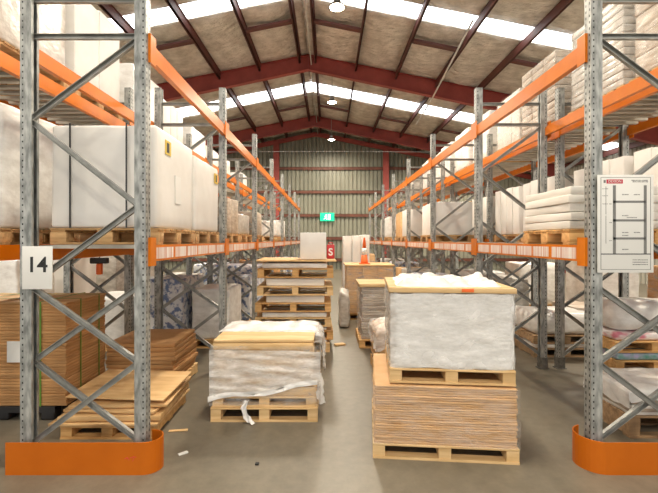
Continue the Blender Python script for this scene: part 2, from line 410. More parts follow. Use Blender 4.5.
BM = {1: beam_mesh(BAY - .12, 1), -1: beam_mesh(BAY - .12, -1)}
def strip_mesh(s_, seed):
    r = random.Random(seed); y = .08; out = []
    while y < BAY - .5:
        w = r.uniform(.22, .42); x = .0012 * s_
        out.append(MB().box(*sorted((0, x)), y, y + w, -.118, -.022).mesh('shelf_label', 'barcode')); y += w + r.uniform(.02, .07)
    return out[:7]
STRIP = {s_: [strip_mesh(s_, k) for k in range(3)] for s_ in (1, -1)}
DECK = {}
def deck_mesh(w):
    if w not in DECK:
        mb = MB(); y = .12
        while y < BAY - .2:
            mb.box(-w / 2, w / 2, y, y + .06, -.03, 0); y += .17
        DECK[w] = mb.mesh('shelf_deck', 'deck')
    return DECK[w]
LV1, LV2, HT = 1.76, 3.39, 3.93
def rack(name, label, xa, xb, aisle, flips, decks, labels_on, skip=(), n=NB):
    """xa, xb outer faces (xa<xb); aisle=+1 when the aisle side is xb"""
    rk = thing(name, label, 'rack', ((xa + xb) / 2, Y0, 0))
    w = xb - xa; A = aisle * (w / 2 - .05)          # local x of aisle upright centre
    for k in range(n + 1):
        y = BAY * k
        for side in (1, -1):
            u = link('upright', upright_mesh(HT), rk, (A * side, y, 0)); u.scale = (.9, .9, 1)
            if A * side < 0: u.rotation_euler.z = pi
            link('base_plate', FOOT, u)
        a, b = (A, -A) if not flips(k) else (-A, A)
        hs = [3.39, 2.75, 2.07, 1.44, .83, .18]
        def P(x, z): return (x - math.copysign(.02, x), 0, z)
        z1 = [(P(a if i % 2 == 0 else b, hs[i]), P(b if i % 2 == 0 else a, hs[i + 1])) for i in range(5)]
        z2 = [(P(b if i % 2 == 0 else a, hs[i]), P(a if i % 2 == 0 else b, hs[i + 1])) for i in range(2 if k else 3, 5)]
        for off, zz in ((-.022, z1), (.022, z2)):
            for i, (p, q) in enumerate(zz):
                mb = MB().channel(p, q, .042, .03)
                mb.obj('brace', 'galv', rk, (0, y + off, 0))
        for z in (3.71, 3.42):
            MB().channel((-abs(A) + .03, 0, z), (abs(A) - .03, 0, z), .042, .03).obj('strut', 'galv', rk, (0, y, 0))
    for k in range(n):
        for lv in (LV1, LV2):
            for side in (1, -1):
                s_ = 1 if A * side > 0 else -1
                if (k, lv, side) in skip: continue
                bm = link('beam', BM[s_], rk, (s_ * (w / 2 + .006), BAY * k + .06, lv))
                for yy in (0, BAY - .12):
                    c = link('connector', conn_mesh(s_), bm, (0.002 * s_, yy + (-.005 if yy == 0 else .005), 0))
                    if yy == 0: c.rotation_euler.x = pi; c.location.z = -.11
                if labels_on and lv == LV1 and side == 1:
                    [link('shelf_label', me, bm) for me in STRIP[s_][k % 3]]
            if (k, lv) in decks: link('shelf_deck', deck_mesh(round(w - .1, 3)), rk, (0, BAY * k, lv + .001 if False else lv - .001))
    return rk
F0 = lambda k: False
L1X, L2X, R1X, R2X = (-2.43, -1.43), (-3.70, -2.75), (2.066, 3.067), (3.21, 4.21)
allk = {(k, lv) for k in range(NB) for lv in (LV1, LV2)}
d1 = {(k, LV1) for k in range(NB)}
rack('pallet_rack', 'galvanised rack with orange beams facing the aisle, carrying the white 14 sign', *L1X, 1, F0, d1, True)
rack('pallet_rack', 'galvanised rack with orange beams standing back to back behind the rack signed 14', *L2X, 1, F0, allk, False)
rack('pallet_rack', 'galvanised rack with orange beams facing the aisle, carrying the white load chart', *R1X, -1, lambda k: k % 2 == 1, d1, True)
rack('pallet_rack', 'galvanised rack with orange beams standing back to back behind the rack with the load chart', *R2X, -1, lambda k: k % 2 == 1, allk, False)

# guards
def guard(name, label, pts, h):
    # thick ribbon following pts
    g = MB(); P = [Vector((x, y)) for x, y in pts]; t = .009; inn = []
    for i, p in enumerate(P):
        d = (P[min(i + 1, len(P) - 1)] - P[max(i - 1, 0)]).normalized(); inn.append(p + Vector((-d.y, d.x)) * t)
    vs = []; fs = []
    for p, q in zip(P, inn): vs += [(p.x, p.y, 0), (p.x, p.y, h), (q.x, q.y, h), (q.x, q.y, 0)]
    for i in range(len(P) - 1):
        a = i * 4
        for k in range(4): fs.append((a + k, a + 4 + k, a + 4 + (k + 1) % 4, a + (k + 1) % 4))
    fs += [(0, 1, 2, 3), tuple(len(vs) - 4 + k for k in (3, 2, 1, 0))]
    return g.add(vs, fs)
def arc(cx, cy, r, a0, a1, n=14): return [(cx + r * math.cos(math.radians(a0 + (a1 - a0) * i / n)), cy + r * math.sin(math.radians(a0 + (a1 - a0) * i / n))) for i in range(n + 1)]
g = thing('rack_guard', 'bright orange floor guard rail at the foot of the rack signed 14', 'guard rail', (0, 0, 0))
guard('', '', [(-2.47, 3.29)] + arc(-1.43, 3.41, .12, -90, 95), .247).obj('rail', 'guard', g)
mk = MB()
for i, (x, z, a) in enumerate([(-1.545, .13, .5), (-1.53, .125, -.9), (-1.505, .135, .3), (-1.49, .12, 1.2), (-1.48, .14, -.2)]):
    mk.bar((x - .013 * math.cos(a), 3.289, z - .013 * math.sin(a)), (x + .013 * math.cos(a), 3.289, z + .013 * math.sin(a)), .004, .002)
mk.obj('scuff_mark', 'signred', g)
g = thing('rack_guard', 'bright orange floor guard rail at the foot of the rack with the load chart', 'guard rail', (0, 0, 0))
guard('', '', arc(2.16, 3.46, .17, -250, -90) + arc(3.42, 3.40, .11, -90, 90, 8), .247).obj('rail', 'guard', g)

# ------------------------------------------------------------------ pallets and loads
PALM = {}
def pallet(label, x0, x1, y0, y1, z0, h=.14, mat='wood', group=None, rz=0, fine=True, name='wooden_pallet', blocks=False):
    w, d = round(x1 - x0, 2), round(y1 - y0, 2); t = .018
    p = thing(name, label, 'pallet', ((x0 + x1) / 2, (y0 + y1) / 2, z0), rz, group)
    key = (w, d, h, mat)
    if key not in PALM:
        nb = 7; bw = d / nb * .8
        def brd(wd): return MB().soft(-w / 2, w / 2, -wd / 2, wd / 2, 0, t, cell=.4, amp=0, rad=.003).mesh('deck_board', mat)
        bear = MB()
        bear.box(-.05, .05, -d / 2 + .01, d / 2 - .01, 0, h - 2 * t)
        allb = MB()
        for i in range(nb):
            y = -d / 2 + bw / 2 + i * (d - bw) / (nb - 1); allb.box(-w / 2, w / 2, y - bw / 2, y + bw / 2, h - t, h)
        PALM[key] = (brd(bw), bear.mesh('bearer', mat), MB().box(-w / 2, w / 2, -.05, .05, 0, t).mesh('base_board', mat), allb.mesh('deck', mat), None, bw, nb)
    b, be, bb, al, ba, bw, nb = PALM[key]
    if blocks:
        bk = (w, d, h, mat, 'block')
        if bk not in PALM:
            PALM[bk] = (MB().soft(-.07, .07, -.06, .06, 0, h - 3 * t, cell=.3, amp=0, rad=.003).mesh('block', mat), MB().box(-.06, .06, -d / 2, d / 2, h - 2 * t, h - t).mesh('cross_board', mat))
        for x in (-w / 2 + .07, 0, w / 2 - .07):
            for y in (-d / 2 + .06, 0, d / 2 - .06): link('block', PALM[bk][0], p, (x, y, t))
            link('cross_board', PALM[bk][1], p, (x, 0, 0))
    else:
        for x in (-w / 2 + .05, 0, w / 2 - .05): link('bearer', be, p, (x, 0, t))
    if fine:
        for i in range(nb): link('deck_board', b, p, (0, -d / 2 + bw / 2 + i * (d - bw) / (nb - 1), h - t))
    else: link('deck', al, p)
    for y in (-d / 2 + .05, 0, d / 2 - .05): link('base_board', bb, p, (0, y, 0))
    return p
SEED = [0]
def seed(): SEED[0] += 1; return SEED[0]
def lump(name, label, cat, x0, x1, y0, y1, z0, z1, mat, amp=.012, rad=.03, group=None, rz=0, freq=4, cell=.12, sag=0):
    cx, cy = (x0 + x1) / 2, (y0 + y1) / 2
    o = MB().soft(x0 - cx, x1 - cx, y0 - cy, y1 - cy, 0, z1 - z0, amp=amp, rad=rad, seed=seed(), freq=freq, cell=cell, sag=sag).obj(name, mat, None, (cx, cy, z0))
    o.rotation_euler.z = rz
    return tag(o, label, cat, group)
def carton_block(label, x0, x1, y0, y1, z0, z1, mat, ny=4, nx=1, nz=1, group=None, wrap=True, name='carton_block', amp=.004):
    """film wrapped block of upright cartons: each carton a part"""
    cx, cy = (x0 + x1) / 2, (y0 + y1) / 2
    t = thing(name, label, 'cartons', (cx, cy, z0), 0, group)
    dx, dy, dz = (x1 - x0) / nx, (y1 - y0) / ny, (z1 - z0) / nz
    for i in range(nx):
        for j in range(ny):
            for k in range(nz):
                jt = R.uniform(-.006, .006)
                MB().soft(-dx / 2 + .004, dx / 2 - .004, -dy / 2 + .004, dy / 2 - .004, .001, dz - .001 + (R.uniform(-.02, .01) if k == nz - 1 else 0), amp=amp, rad=.012, seed=seed(), cell=.25).obj('carton', mat, t, (x0 - cx + dx * (i + .5) + jt, y0 - cy + dy * (j + .5), dz * k))
    if wrap: ring_film(t, x1 - x0 + .012, y1 - y0 + .012, .02, z1 - z0 + .004, 'filmthin')
    return t
def ring_film(parent, w, d, z0, z1, mat='filmthin', amp=.008, name='stretch_film', freq=6, nseg=64, nz=10, zf=2.5, loc=(0, 0, 0)):
    sd = seed() * 5.1; per = 2 * (w + d)
    def f(u, v):
        t = (u % 1.0) * per
        if t < w: p = Vector((-w / 2 + t, -d / 2, 0)); n = Vector((0, -1, 0))
        elif t < w + d: p = Vector((w / 2, -d / 2 + t - w, 0)); n = Vector((1, 0, 0))
        elif t < 2 * w + d: p = Vector((w / 2 - (t - w - d), d / 2, 0)); n = Vector((0, 1, 0))
        else: p = Vector((-w / 2, d / 2 - (t - 2 * w - d), 0)); n = Vector((-1, 0, 0))
        z = z0 + (z1 - z0) * v
        return tuple(p + n * (amp * (.6 + noise.noise(Vector((p.x * freq, p.y * freq + sd, z * freq * zf))))) + Vector((0, 0, z + .015 * noise.noise(Vector((p.x * 4 + sd, p.y * 4, 0))) * (1 if v in (0., 1.) else 0))))
    return MB().grid(f, nseg, nz).obj(name, mat, parent, loc)
def drape(parent, w, d, z, hang, mat='film', amp=.02, name='top_film', over=(1, 1, 1, 1), n=40, loc=(0, 0, 0), lump_=.0):
    """film lying over the top and hanging down (x-,x+,y-,y+ hang factors)"""
    sd = seed() * 3.3
    def f(u, v):
        x = (u - .5) * (w + 2 * hang); y = (v - .5) * (d + 2 * hang); dz = 0
        ex = max(0, abs(x) - w / 2); ey = max(0, abs(y) - d / 2)
        hx = ex * (over[1] if x > 0 else over[0]); hy = ey * (over[3] if y > 0 else over[2])
        px = max(-w / 2, min(w / 2, x)); py = max(-d / 2, min(d / 2, y)); dz = -max(hx, hy) * (1 + .35 * noise.noise(Vector((x * 5, y * 5, sd))))
        nv = noise.noise_vector(Vector((x * 6 + sd, y * 6, dz * 6))) * amp
        if dz < -.01:
            if ex > 0: px += math.copysign(.012 + abs(nv.x) + .05 * hx, x)
            if ey > 0: py += math.copysign(.012 + abs(nv.y) + .05 * hy, y)
        up = abs(nv.z) + .006 + (lump_ * max(0, noise.noise(Vector((x * 7, y * 8, sd + 2))) + .5) if dz > -.01 else 0) * max(0, min(1, (w / 2 - abs(px)) / .1, (d / 2 - abs(py)) / .1))
        return (px, py, z + dz + up)
    return MB().grid(f, n, n).obj(name, mat, parent, loc)
def sheet_pile(names, label_fn, cat, x0, x1, y0, y1, z0, z1, n, mat, group, jit=.02, rot=.02, amp=.006, lean=(0, 0)):
    """n separate sheets/bundles, each its own thing"""
    dz = (z1 - z0) / n; w, d = x1 - x0, y1 - y0
    for i in range(n):
        o = MB().soft(-w / 2, w / 2, -d / 2, d / 2, 0.001, dz * .96, amp=amp, rad=.006, seed=seed(), cell=.16, freq=3).obj(names, mat, None,
            ((x0 + x1) / 2 + R.uniform(-jit, jit) + lean[0] * i, (y0 + y1) / 2 + R.uniform(-jit, jit) + lean[1] * i, z0 + dz * i))
        o.rotation_euler.z = R.uniform(-rot, rot); tag(o, label_fn(i, n), cat, group)
ORD = ['lowest', 'second', 'third', 'fourth', 'fifth', 'sixth', 'seventh', 'eighth', 'ninth', 'tenth', 'eleventh', 'twelfth']
def nth(i, n): return 'topmost' if i == n - 1 else 'lowest' if i == 0 else ORD[i] + ' from the bottom'

# --- pair of stacked pallets in front (kraft load below, film wrapped load above)
FR = -.095
def fr(x, y): # local offsets of the front pair about its centre
    c, q = math.cos(FR), math.sin(FR); return (1.0 + x * c - y * q, 4.0 + x * q + y * c)
def pal_at(label, cx, cy, w, d, z, h, mat):
    x, y = fr(cx, cy); return pallet(label, x - w / 2, x + w / 2, y - d / 2, y + d / 2, z, h, mat, rz=FR)
pal_at('pale pallet on the floor under the big brown kraft board load', 0, 0, 1.165, 1.02, 0, .125, 'woodpale')
t = thing('board_stack', 'wide brown kraft board load in clear film on the pallet nearest the camera', 'board stack', (*fr(0, 0), .126), FR)
n = 24; hh = .478
for i in range(n):
    j = .007
    MB().soft(-.57, .57, -.50, .50, .0, hh / n * .97, amp=.007, rad=.007, seed=seed(), cell=.05, freq=9).obj('sheet', 'kraft', t, (R.uniform(-j, j), R.uniform(-j, j), hh / n * i))
ring_film(t, 1.166, 1.03, .0, .478, 'filmfaint', .01)
pal_at('pale pallet resting on top of the brown kraft board load', .06, .01, 1.01, .98, .618, .122, 'woodpale')
t = thing('wrapped_load', 'white film wrapped load with timber top frame, on the upper pallet nearest the camera', 'wrapped load', (*fr(.058, .01), .741), FR); t.scale = (.965, 1, 1)
for i in range(15):
    MB().soft(-.50, .50, -.45, .45, 0, .036, amp=.006, rad=.004, seed=seed(), cell=.12, freq=5).obj('sheet', 'cardgrey' if i % 3 else 'cream', t, (R.uniform(-.006, .006), R.uniform(-.006, .006), .042 * i))
MB().soft(-.475, .515, -.478, -.462, .005, .62, amp=.022, rad=.005, seed=seed(), cell=.035, freq=9).obj('front_film', 'wrap', t)
ring_film(t, 1.03, .95, .005, .62, 'film', .018, 'stretch_film', 7, 80, 14)
for nm, b in (('frame_board', (-.53, .53, -.50, -.39)), ('frame_board', (-.53, .53, .39, .50)), ('frame_board', (-.53, -.42, -.39, .39)), ('frame_board', (.42, .53, -.39, .39))):
    MB().soft(b[0], b[1], b[2], b[3], 0, .042, amp=.003, rad=.004, seed=seed(), cell=.2).obj(nm, 'woodpale', t, (0, 0, .625))
MB().soft(.08, .18, -.505, -.5015, .635, .663, amp=0, rad=.001, cell=1).obj('orange_sticker', 'cone', t)
drape(t, .96, .90, .648, .03, 'wrap', .015, 'top_film', (.3, .3, .3, .3), 70, lump_=.075)

# --- film bundle on pallet in the aisle
a = .0
pallet('pine pallet on the aisle floor under the plastic draped timber boards', -1.165, -.10, 4.25, 5.2, 0, .14, 'woodpale', rz=a)
pallet('second pine pallet directly under the plastic draped timber boards', -1.15, -.12, 4.27, 5.2, .143, .10, 'woodpale', rz=a)
zb = .246
for i in range(7):
    th = (.09, .09, .09, .09, .10, .07, .035)[i]
    o = MB().soft(-.50, .50, -.44, .44, 0.001, th - .004, amp=.006, rad=.006, seed=seed(), cell=.12, freq=4).obj('timber_board', 'woodpale', None, (-.635 + R.uniform(-.014, .014), 4.73 + R.uniform(-.012, .012), zb)); zb += th
    o.rotation_euler.z = a + R.uniform(-.012, .012); tag(o, 'pale timber board wrapped in plastic in the aisle, %s of its stack' % nth(i, 7), 'board', 'plastic draped boards in the aisle')
zb -= .246
fl = thing('plastic_sheet', 'crumpled translucent plastic sheet draped over the timber boards in the aisle', 'plastic sheet', (-.635, 4.73, .246), a)
def side(u, v):   # crumpled band across the front, its lower edge climbing to one side
    x = -.54 + 1.10 * u; lo = .0 + .20 * max(0, u - .2); z = lo + (.47 - .02 * u - lo) * v
    nv = noise.noise_vector(Vector((x * 4, z * 16, 4.0))) * .022
    return (x, -.465 - abs(nv.y) - .012 * abs(math.sin(z * 30 + x * 3)), z + nv.z)
MB().grid(side, 70, 30).obj('wrapped_front', 'film', fl)
def band(u, v):
    x = -.55 + 1.08 * u; z = -.02 + .16 * u + .05 * (v - .5) + .02 * math.sin(u * 9)
    return (x, -.492 - .012 * noise.noise(Vector((x * 8, z * 20, 9))), z + .012 * noise.noise(Vector((x * 6, v * 4, 2))))
MB().grid(band, 50, 6).obj('twisted_band', 'wrap', fl)
ring_film(fl, 1.09, .93, -.08, .10, 'filmthin', .018, 'lower_film', 6, 90, 8, 4.0)
ring_film(fl, 1.06, .93, .08, .50, 'filmthin', .016, 'upper_film', 6, 90, 10, 4.0)
drape(fl, 1.04, .52, zb, .30, 'wrap', .03, 'draped_top', (.5, 1.0, .08, 1.0), 50, (.0, .20, 0), lump_=.03)
drape(fl, .05, .55, zb - .03, .34, 'film', .055, 'hanging_end', (.1, 1.0, .3, .3), 30, (.525, .12, 0))
def ribbon(pts, w, nm, parent, mat='film'):
    def f(u, v):
        k = min(int(v * (len(pts) - 1)), len(pts) - 2); q = v * (len(pts) - 1) - k
        p = Vector(pts[k]).lerp(Vector(pts[k + 1]), q)
        return (p.x + (u - .5) * w * (1 + .5 * noise.noise(Vector((v * 6, 1, 1)))), p.y + .015 * math.sin(u * 7 + v * 9), p.z + .01 * (u - .5))
    return MB().grid(f, 6, 24).obj(nm, mat, parent)
ribbon([(-.17, -.48, -.03), (-.20, -.50, -.10), (-.17, -.50, -.17), (-.13, -.53, -.225), (-.09, -.55, -.236)], .055, 'loose_tail', fl, 'wrap')
ribbon([(.53, -.30, .18), (.56, -.33, .08), (.55, -.36, -.02), (.58, -.38, -.1)], .07, 'loose_strip', fl, 'wrap')

# --- tower of pallets with thin packs behind
tz = 0; tower = []
TX0, TX1, TY0, TY1 = -1.16, .06, 6.9, 7.9
specs = [(.145, .05, 'film'), (.145, .06, 'wrap'), (.145, .09, 'wrap'), (.145, .12, 'wrap'), (.15, .13, 'cream'), (.15, .10, 'cream')]
zt = .0
for i, (h, pk, pm) in enumerate(specs):
    off = R.uniform(-.05, .05)
    pallet('pine pallet in the tall pallet tower in the aisle, %s' % nth(i, 6), TX0 + off, TX1 + off, TY0, TY1, zt, h, 'wood' if i % 2 else 'woodpale', 'pallets in the tall tower', rz=R.uniform(-.03, .03)); zt += h + .001
    if i in (3, 4):
        lump('board_pack', 'pale board pack between the pallets of the tall tower, %s' % ('lower one' if i == 3 else 'upper one'), 'boards', TX0 + .16, TX1 - .12, TY0 + .05, TY1 - .05, zt + .002, zt + pk - .008, 'cream', .006, .01)
    else:
        lump('film_pack', 'thin wrinkled film pack lying in the tall pallet tower, %s' % {0: 'lowest', 1: 'second from the bottom', 2: 'third from the bottom', 5: 'topmost'}[i], 'pack', TX0 + .1, TX1 - .08, TY0 + .03, TY1 - .05, zt + .004, zt + pk - .012, 'wrap', .008, .015)
    zt += pk + .001
o = MB().soft(-.64, .64, -.5, .5, 0, .025, amp=.004, rad=.004, seed=5, cell=.2).obj('plywood_board', 'ply', None, (-.52, 7.36, zt + .012)); o.rotation_euler = (0, .004, .03)
tag(o, 'plywood board overhanging the top of the tall pallet tower', 'board'); zt += .041
TOPZ = zt
t = thing('carton', 'plain white square carton standing on top of the pallet tower', 'carton', (-.255, 7.3, TOPZ), .05)
MB().soft(-.215, .215, -.2, .2, 0, .44, amp=.002, rad=.006, seed=3, cell=.3).obj('body', 'white', t)
MB().box(-.213, .213, -.004, .004, .436, .4415).obj('lid_seam', 'greyink', t)
t = thing('paint_tin', 'small red can with white lettering beside the white carton on the pallet tower', 'can', (.045, 7.3, TOPZ), 0)
MB().soft(-.065, .065, -.05, .05, 0, .24, amp=0, rad=.012, seed=1, cell=.1).obj('body', 'red', t)
MB().tube([(-.04, 0, .24), (-.03, 0, .27), (.03, 0, .27), (.04, 0, .24)], .008).obj('handle', 'red', t)
text('lettering', 'S', .17, 'label', t, (0, -.0512, .11), bold=.004)
# splinter of wood by tower
o = MB().soft(-.09, .09, -.05, .05, 0, .03, amp=.01, rad=.005, seed=9, cell=.05).obj('wood_offcut', 'ply', None, (.2, 7.35, .0)); o.rotation_euler.z = .5
tag(o, 'short pale wood offcut on the floor beside the pallet tower', 'offcut')

# --- column of loads behind the front pair, on the chart-sign side of the aisle
pallet('low pallet with loose film just behind the front pair of pallets', .62, 1.45, 5.45, 6.3, 0, .14, 'wood')
t = thing('board_stack', 'low kraft board stack with crumpled film just behind the front pair of pallets', 'board stack', (1.03, 5.87, .14))
for i in range(9): MB().soft(-.40, .40, -.40, .40, 0, .052, amp=.006, rad=.005, seed=seed(), cell=.15).obj('sheet', 'cardlight', t, (R.uniform(-.02, .02), R.uniform(-.02, .02), .055 * i))
drape(t, .8, .8, .5, .25, 'film', .05, 'top_film', (1, .6, 1, .6), 36, lump_=.08)
pallet('pallet under the grey layered sheet stack with a wooden lid', .52, 1.42, 7.15, 8.1, 0, .14, 'wood')
t = thing('sheet_stack', 'grey layered sheet stack with a plain wooden lid, third load back', 'sheet stack', (.97, 7.62, .14))
for i in range(22): MB().soft(-.40, .40, -.42, .42, 0, .036, amp=.01, rad=.006, seed=seed(), cell=.11, freq=6).obj('sheet', 'cardgrey', t, (R.uniform(-.016, .016), R.uniform(-.016, .016), .0395 * i))
ring_film(t, .84, .88, 0.01, .87, 'filmthin', .02)
MB().soft(-.45, .45, -.47, .47, 0, .05, amp=.003, rad=.006, seed=4, cell=.3).obj('lid', 'woodpale', t, (0, 0, .875))
pallet('pallet under the wide kraft carton block with the traffic cone on it', .40, 1.50, 9.7, 10.8, 0, .14, 'wood')
t = carton_block('wide kraft carton block in clear film with the traffic cone on it', .42, 1.48, 9.72, 10.78, .142, 1.2, 'cardlight', 1, 3, 2, name='carton_block')
MB().soft(-.56, .56, -.55, .55, 0, .035, amp=.003, rad=.006, seed=4, cell=.3).obj('top_board', 'ply', t, (0, 0, 1.061))
lump('wrapped_load', 'white crumpled wrapped bundle against the wide kraft carton block', 'wrapped load', .24, .44, 8.75, 9.65, 0.005, .72, 'clearwrap', .05, .06, freq=5)
t = thing('traffic_cone', 'orange and white traffic cone standing on the kraft carton block', 'traffic cone', (.845, 10.0, 1.236))
MB().box(-.12, .12, -.12, .12, 0, .03).obj('base', 'cone', t)
prof = [(.09, .03), (.085, .06), (.065, .22)]; MB().lathe(prof).obj('lower_cone', 'cone', t)
MB().lathe([(.066, .22), (.047, .38)]).obj('reflective_band', 'label', t)
MB().lathe([(.047, .38), (.024, .60), (.018, .62)]).obj('upper_cone', 'cone', t)
pallet('pallet under the tall white carton block beyond the traffic cone', .34, 1.2, 11.4, 12.3, 0, .14, 'wood', fine=False)
carton_block('tall white carton block in the aisle beyond the traffic cone', .40, 1.10, 11.42, 12.25, .142, 1.93, 'white', 1, 3, 1, wrap=False)
pallet('pallet under the brown carton block at the far end of the aisle', .45, 1.5, 13.5, 14.6, 0, .14, 'wood', fine=False)
carton_block('brown carton block at the far end of the aisle', .47, 1.48, 13.52, 14.58, .14, 1.35, 'cardlight', 2, 3, 2)

# --- ground level, rack signed 14
def plastic_pallet(label, x0, x1, y0, y1):
    w, d = x1 - x0, y1 - y0; p = thing('plastic_pallet', label, 'pallet', ((x0 + x1) / 2, (y0 + y1) / 2, 0))
    mb = MB()
    for i in range(9): y = -d / 2 + (i + .5) * d / 9; mb.box(-w / 2, w / 2, y - d / 24, y + d / 24, .10, .14)
    mb.box(-w / 2, w / 2, -d / 2, -d / 2 + .03, .08, .14); mb.obj('deck', 'black', p)
    for i in (-1, 0, 1):
        for j in (-1, 0, 1): MB().soft(-.07, .07, -.06, .06, 0, .10, amp=0, rad=.015, cell=.2).obj('leg', 'black', p, (i * (w / 2 - .08), j * (d / 2 - .07), 0))
    return p
plastic_pallet('black plastic pallet under the green strapped cardboard stack', -3.80, -2.72, 4.28, 5.08)
t = thing('cardboard_stack', 'tall brown cardboard stack with green straps and a white label', 'cardboard stack', (-3.22, 4.68, .14))
n = 34; hh = 1.02
for i in range(n):
    MB().soft(-.60, .60, -.38, .38, 0, hh / n * .95, amp=.004, rad=.004, seed=seed(), cell=.2, freq=4).obj('sheet', 'card', t, (R.uniform(-.007, .007), R.uniform(-.007, .007), hh / n * i))
MB().soft(-.61, .61, -.39, .39, 0, .012, amp=.008, rad=.004, seed=8, cell=.15).obj('top_sheet', 'cardlight', t, (0, 0, hh + .004))
def strap(par, xs, ys, w, d, h, mat, wd=.018):
    for x in xs:
        MB().box(x - wd / 2, x + wd / 2, -d / 2 - .012, -d / 2 - .009, 0, h).box(x - wd / 2, x + wd / 2, d / 2 + .009, d / 2 + .012, 0, h).box(x - wd / 2, x + wd / 2, -d / 2 - .012, d / 2 + .012, h, h + .002).obj('strap', mat, par)
    for y in ys:
        MB().box(w / 2 + .010, w / 2 + .013, y - wd / 2, y + wd / 2, 0, h).box(-w / 2 - .013, -w / 2 - .010, y - wd / 2, y + wd / 2, 0, h).box(-w / 2 - .013, w / 2 + .013, y - wd / 2, y + wd / 2, h + .002, h + .004).obj('strap', mat, par)
strap(t, (.35, -.35), (-.14, .22), 1.2, .76, hh + .022, 'strapgreen')
MB().box(.02, .32, -.395, -.392, .44, .65).obj('label_sheet', 'label', t)

pallet('low pine pallet under the loose plywood sheets behind the guard rail', -2.42, -1.58, 3.88, 4.78, 0, .12, 'wood')
zz = .121
for i, (x, y, w, d, rz, tx, ty, th) in enumerate([(-2.03, 4.33, .98, .92, .0, 0, 0, .022), (-2.0, 4.35, .92, .9, .03, 0, .0, .045), (-1.99, 4.36, .86, .84, -.06, 0, 0, .024), (-1.96, 4.38, .9, .82, .05, 0, 0, .03), (-1.97, 4.36, .94, .72, -.05, .06, .012, .016)]):
    up = .045 if i == 4 else 0
    o = MB().soft(-w / 2, w / 2, -d / 2, d / 2, 0, th, amp=.006, rad=.003, seed=seed(), cell=.12, freq=3).obj('plywood_sheet', 'ply', None, (x, y, zz + up)); o.rotation_euler = (tx, ty, rz)
    zz += th + .012
    tag(o, 'loose plywood sheet on the low pallet behind the guard rail, %s' % (nth(i, 5) + (' and tilted' if i == 4 else '')), 'plywood sheet', 'loose plywood sheets')
pallet('pallet under the splayed brown cardboard pile in the rack signed 14', -2.60, -1.78, 5.02, 5.88, 0, .13, 'woodpale')
sheet_pile('cardboard_bundle', lambda i, n: 'brown cardboard bundle in the splayed pile under the rack signed 14, %s' % nth(i, n), 'cardboard', -2.60, -1.80, 5.04, 5.88, .131, .585, 9, 'card', 'splayed cardboard bundles', .02, .035, .008)
# sheets in the back rack, blue and white wrapped loads
def load_on_pallet(kind, label, plabel, x0, x1, y0, y1, z0, z1, mat, **kw):
    pallet(plabel, x0, x1, y0, y1, z0, .14, kw.pop('pm', 'wood'), fine=False)
    e = .02
    if kind == 'block': return carton_block(label, x0 + e, x1 - e, y0 + e, y1 - e, z0 + .142, z1, mat, **kw)
    return lump(kw.pop('name', 'wrapped_load'), label, 'wrapped load', x0 + e, x1 - e, y0 + e, y1 - e, z0 + .142, z1, mat, **kw)
load_on_pallet('lump', 'low white wrapped sheet pile behind the green strapped cardboard', 'pallet under the low white wrapped sheet pile', -4.0, -3.2, 6.95, 7.95, 0, .86, 'wrap', amp=.02)
load_on_pallet('lump', 'blue printed wrapped load nearest the brown cardboard pile', 'pallet under the blue printed load nearest the brown cardboard pile', -3.15, -2.35, 7.0, 8.0, 0, 1.16, 'bluewrap', amp=.02)
load_on_pallet('lump', 'blue printed wrapped load in the second bay of the rack signed 14', 'pallet under the blue printed load in the second bay of the rack signed 14', -2.3, -1.60, 8.82, 9.7, 0, 1.05, 'bluewrap', amp=.02)
load_on_pallet('lump', 'plain white wrapped load between the two blue printed loads', 'pallet under the plain white load between the blue printed loads', -2.3, -1.62, 7.15, 8.15, 0, .98, 'wrap', amp=.02)
load_on_pallet('lump', 'blue printed wrapped load in the third bay of the rack signed 14', 'pallet under the blue printed load in the third bay', -2.5, -1.6, 9.95, 10.95, 0, 1.2, 'bluewrap', amp=.02)
load_on_pallet('block', 'tan carton block beside the blue load in the third bay', 'pallet under the tan carton block in the third bay', -2.5, -1.6, 11.45, 12.4, 0, 1.25, 'cardlight', ny=3, nx=2, nz=2)

# small unidentified black and orange object hung under the back beam
t = thing('hanging_object', 'small black and orange object hanging under the beam behind the 14 sign', 'holster', (-2.71, 5.1, 1.53))
MB().tube([(0, 0, .12), (0, 0, .06)], .006).obj('hook', 'black', t)
MB().soft(-.10, .10, -.04, .04, -.01, .06, amp=0, rad=.012, cell=.1).obj('body', 'black', t)
MB().soft(-.03, .03, -.03, .03, -.14, -.01, amp=0, rad=.012, cell=.1).obj('lower_end', 'cone', t)

# --- middle shelf, rack signed 14
S1, S2 = LV1 + .002, LV2 + .002
def shelf_pallet(label, x0, x1, y0, y1, s, mat='woodmid', fine=False): pallet(label, x0, x1, y0, y1, s, .14, mat, fine=fine, blocks=True)
shelf_pallet('dark pallet under the black strapped white load on the shelf above the 14 sign', -2.40, -1.46, 3.71, 4.73, S1, fine=True)
t = thing('wrapped_load', 'big white wrapped load with two black straps on the shelf above the 14 sign', 'wrapped load', (-1.94, 4.22, S1 + .142))
MB().soft(-.455, .455, -.50, .50, 0, .895, amp=.008, rad=.03, seed=61, cell=.1, freq=3).obj('body', 'white', t)
strap(t, (-.28, .205), (), .91, 1.02, .90, 'strapblack', .014)
MB().box(.4585, .4635, -.31, -.17, .68, .81).obj('sticker', 'yellow', t); MB().box(.4635, .465, -.28, -.22, .70, .79).obj('sticker_print', 'ink', t)
MB().box(.458, .4635, -.06, .10, .25, .52).obj('packing_note', 'label', t)
shelf_pallet('pallet under the white load with the yellow sticker on the middle shelf', -2.38, -1.48, 4.83, 5.86, S1)
t = thing('wrapped_load', 'second white wrapped load with a yellow sticker, on the shelf behind the strapped one', 'wrapped load', (-1.93, 5.345, S1 + .142))
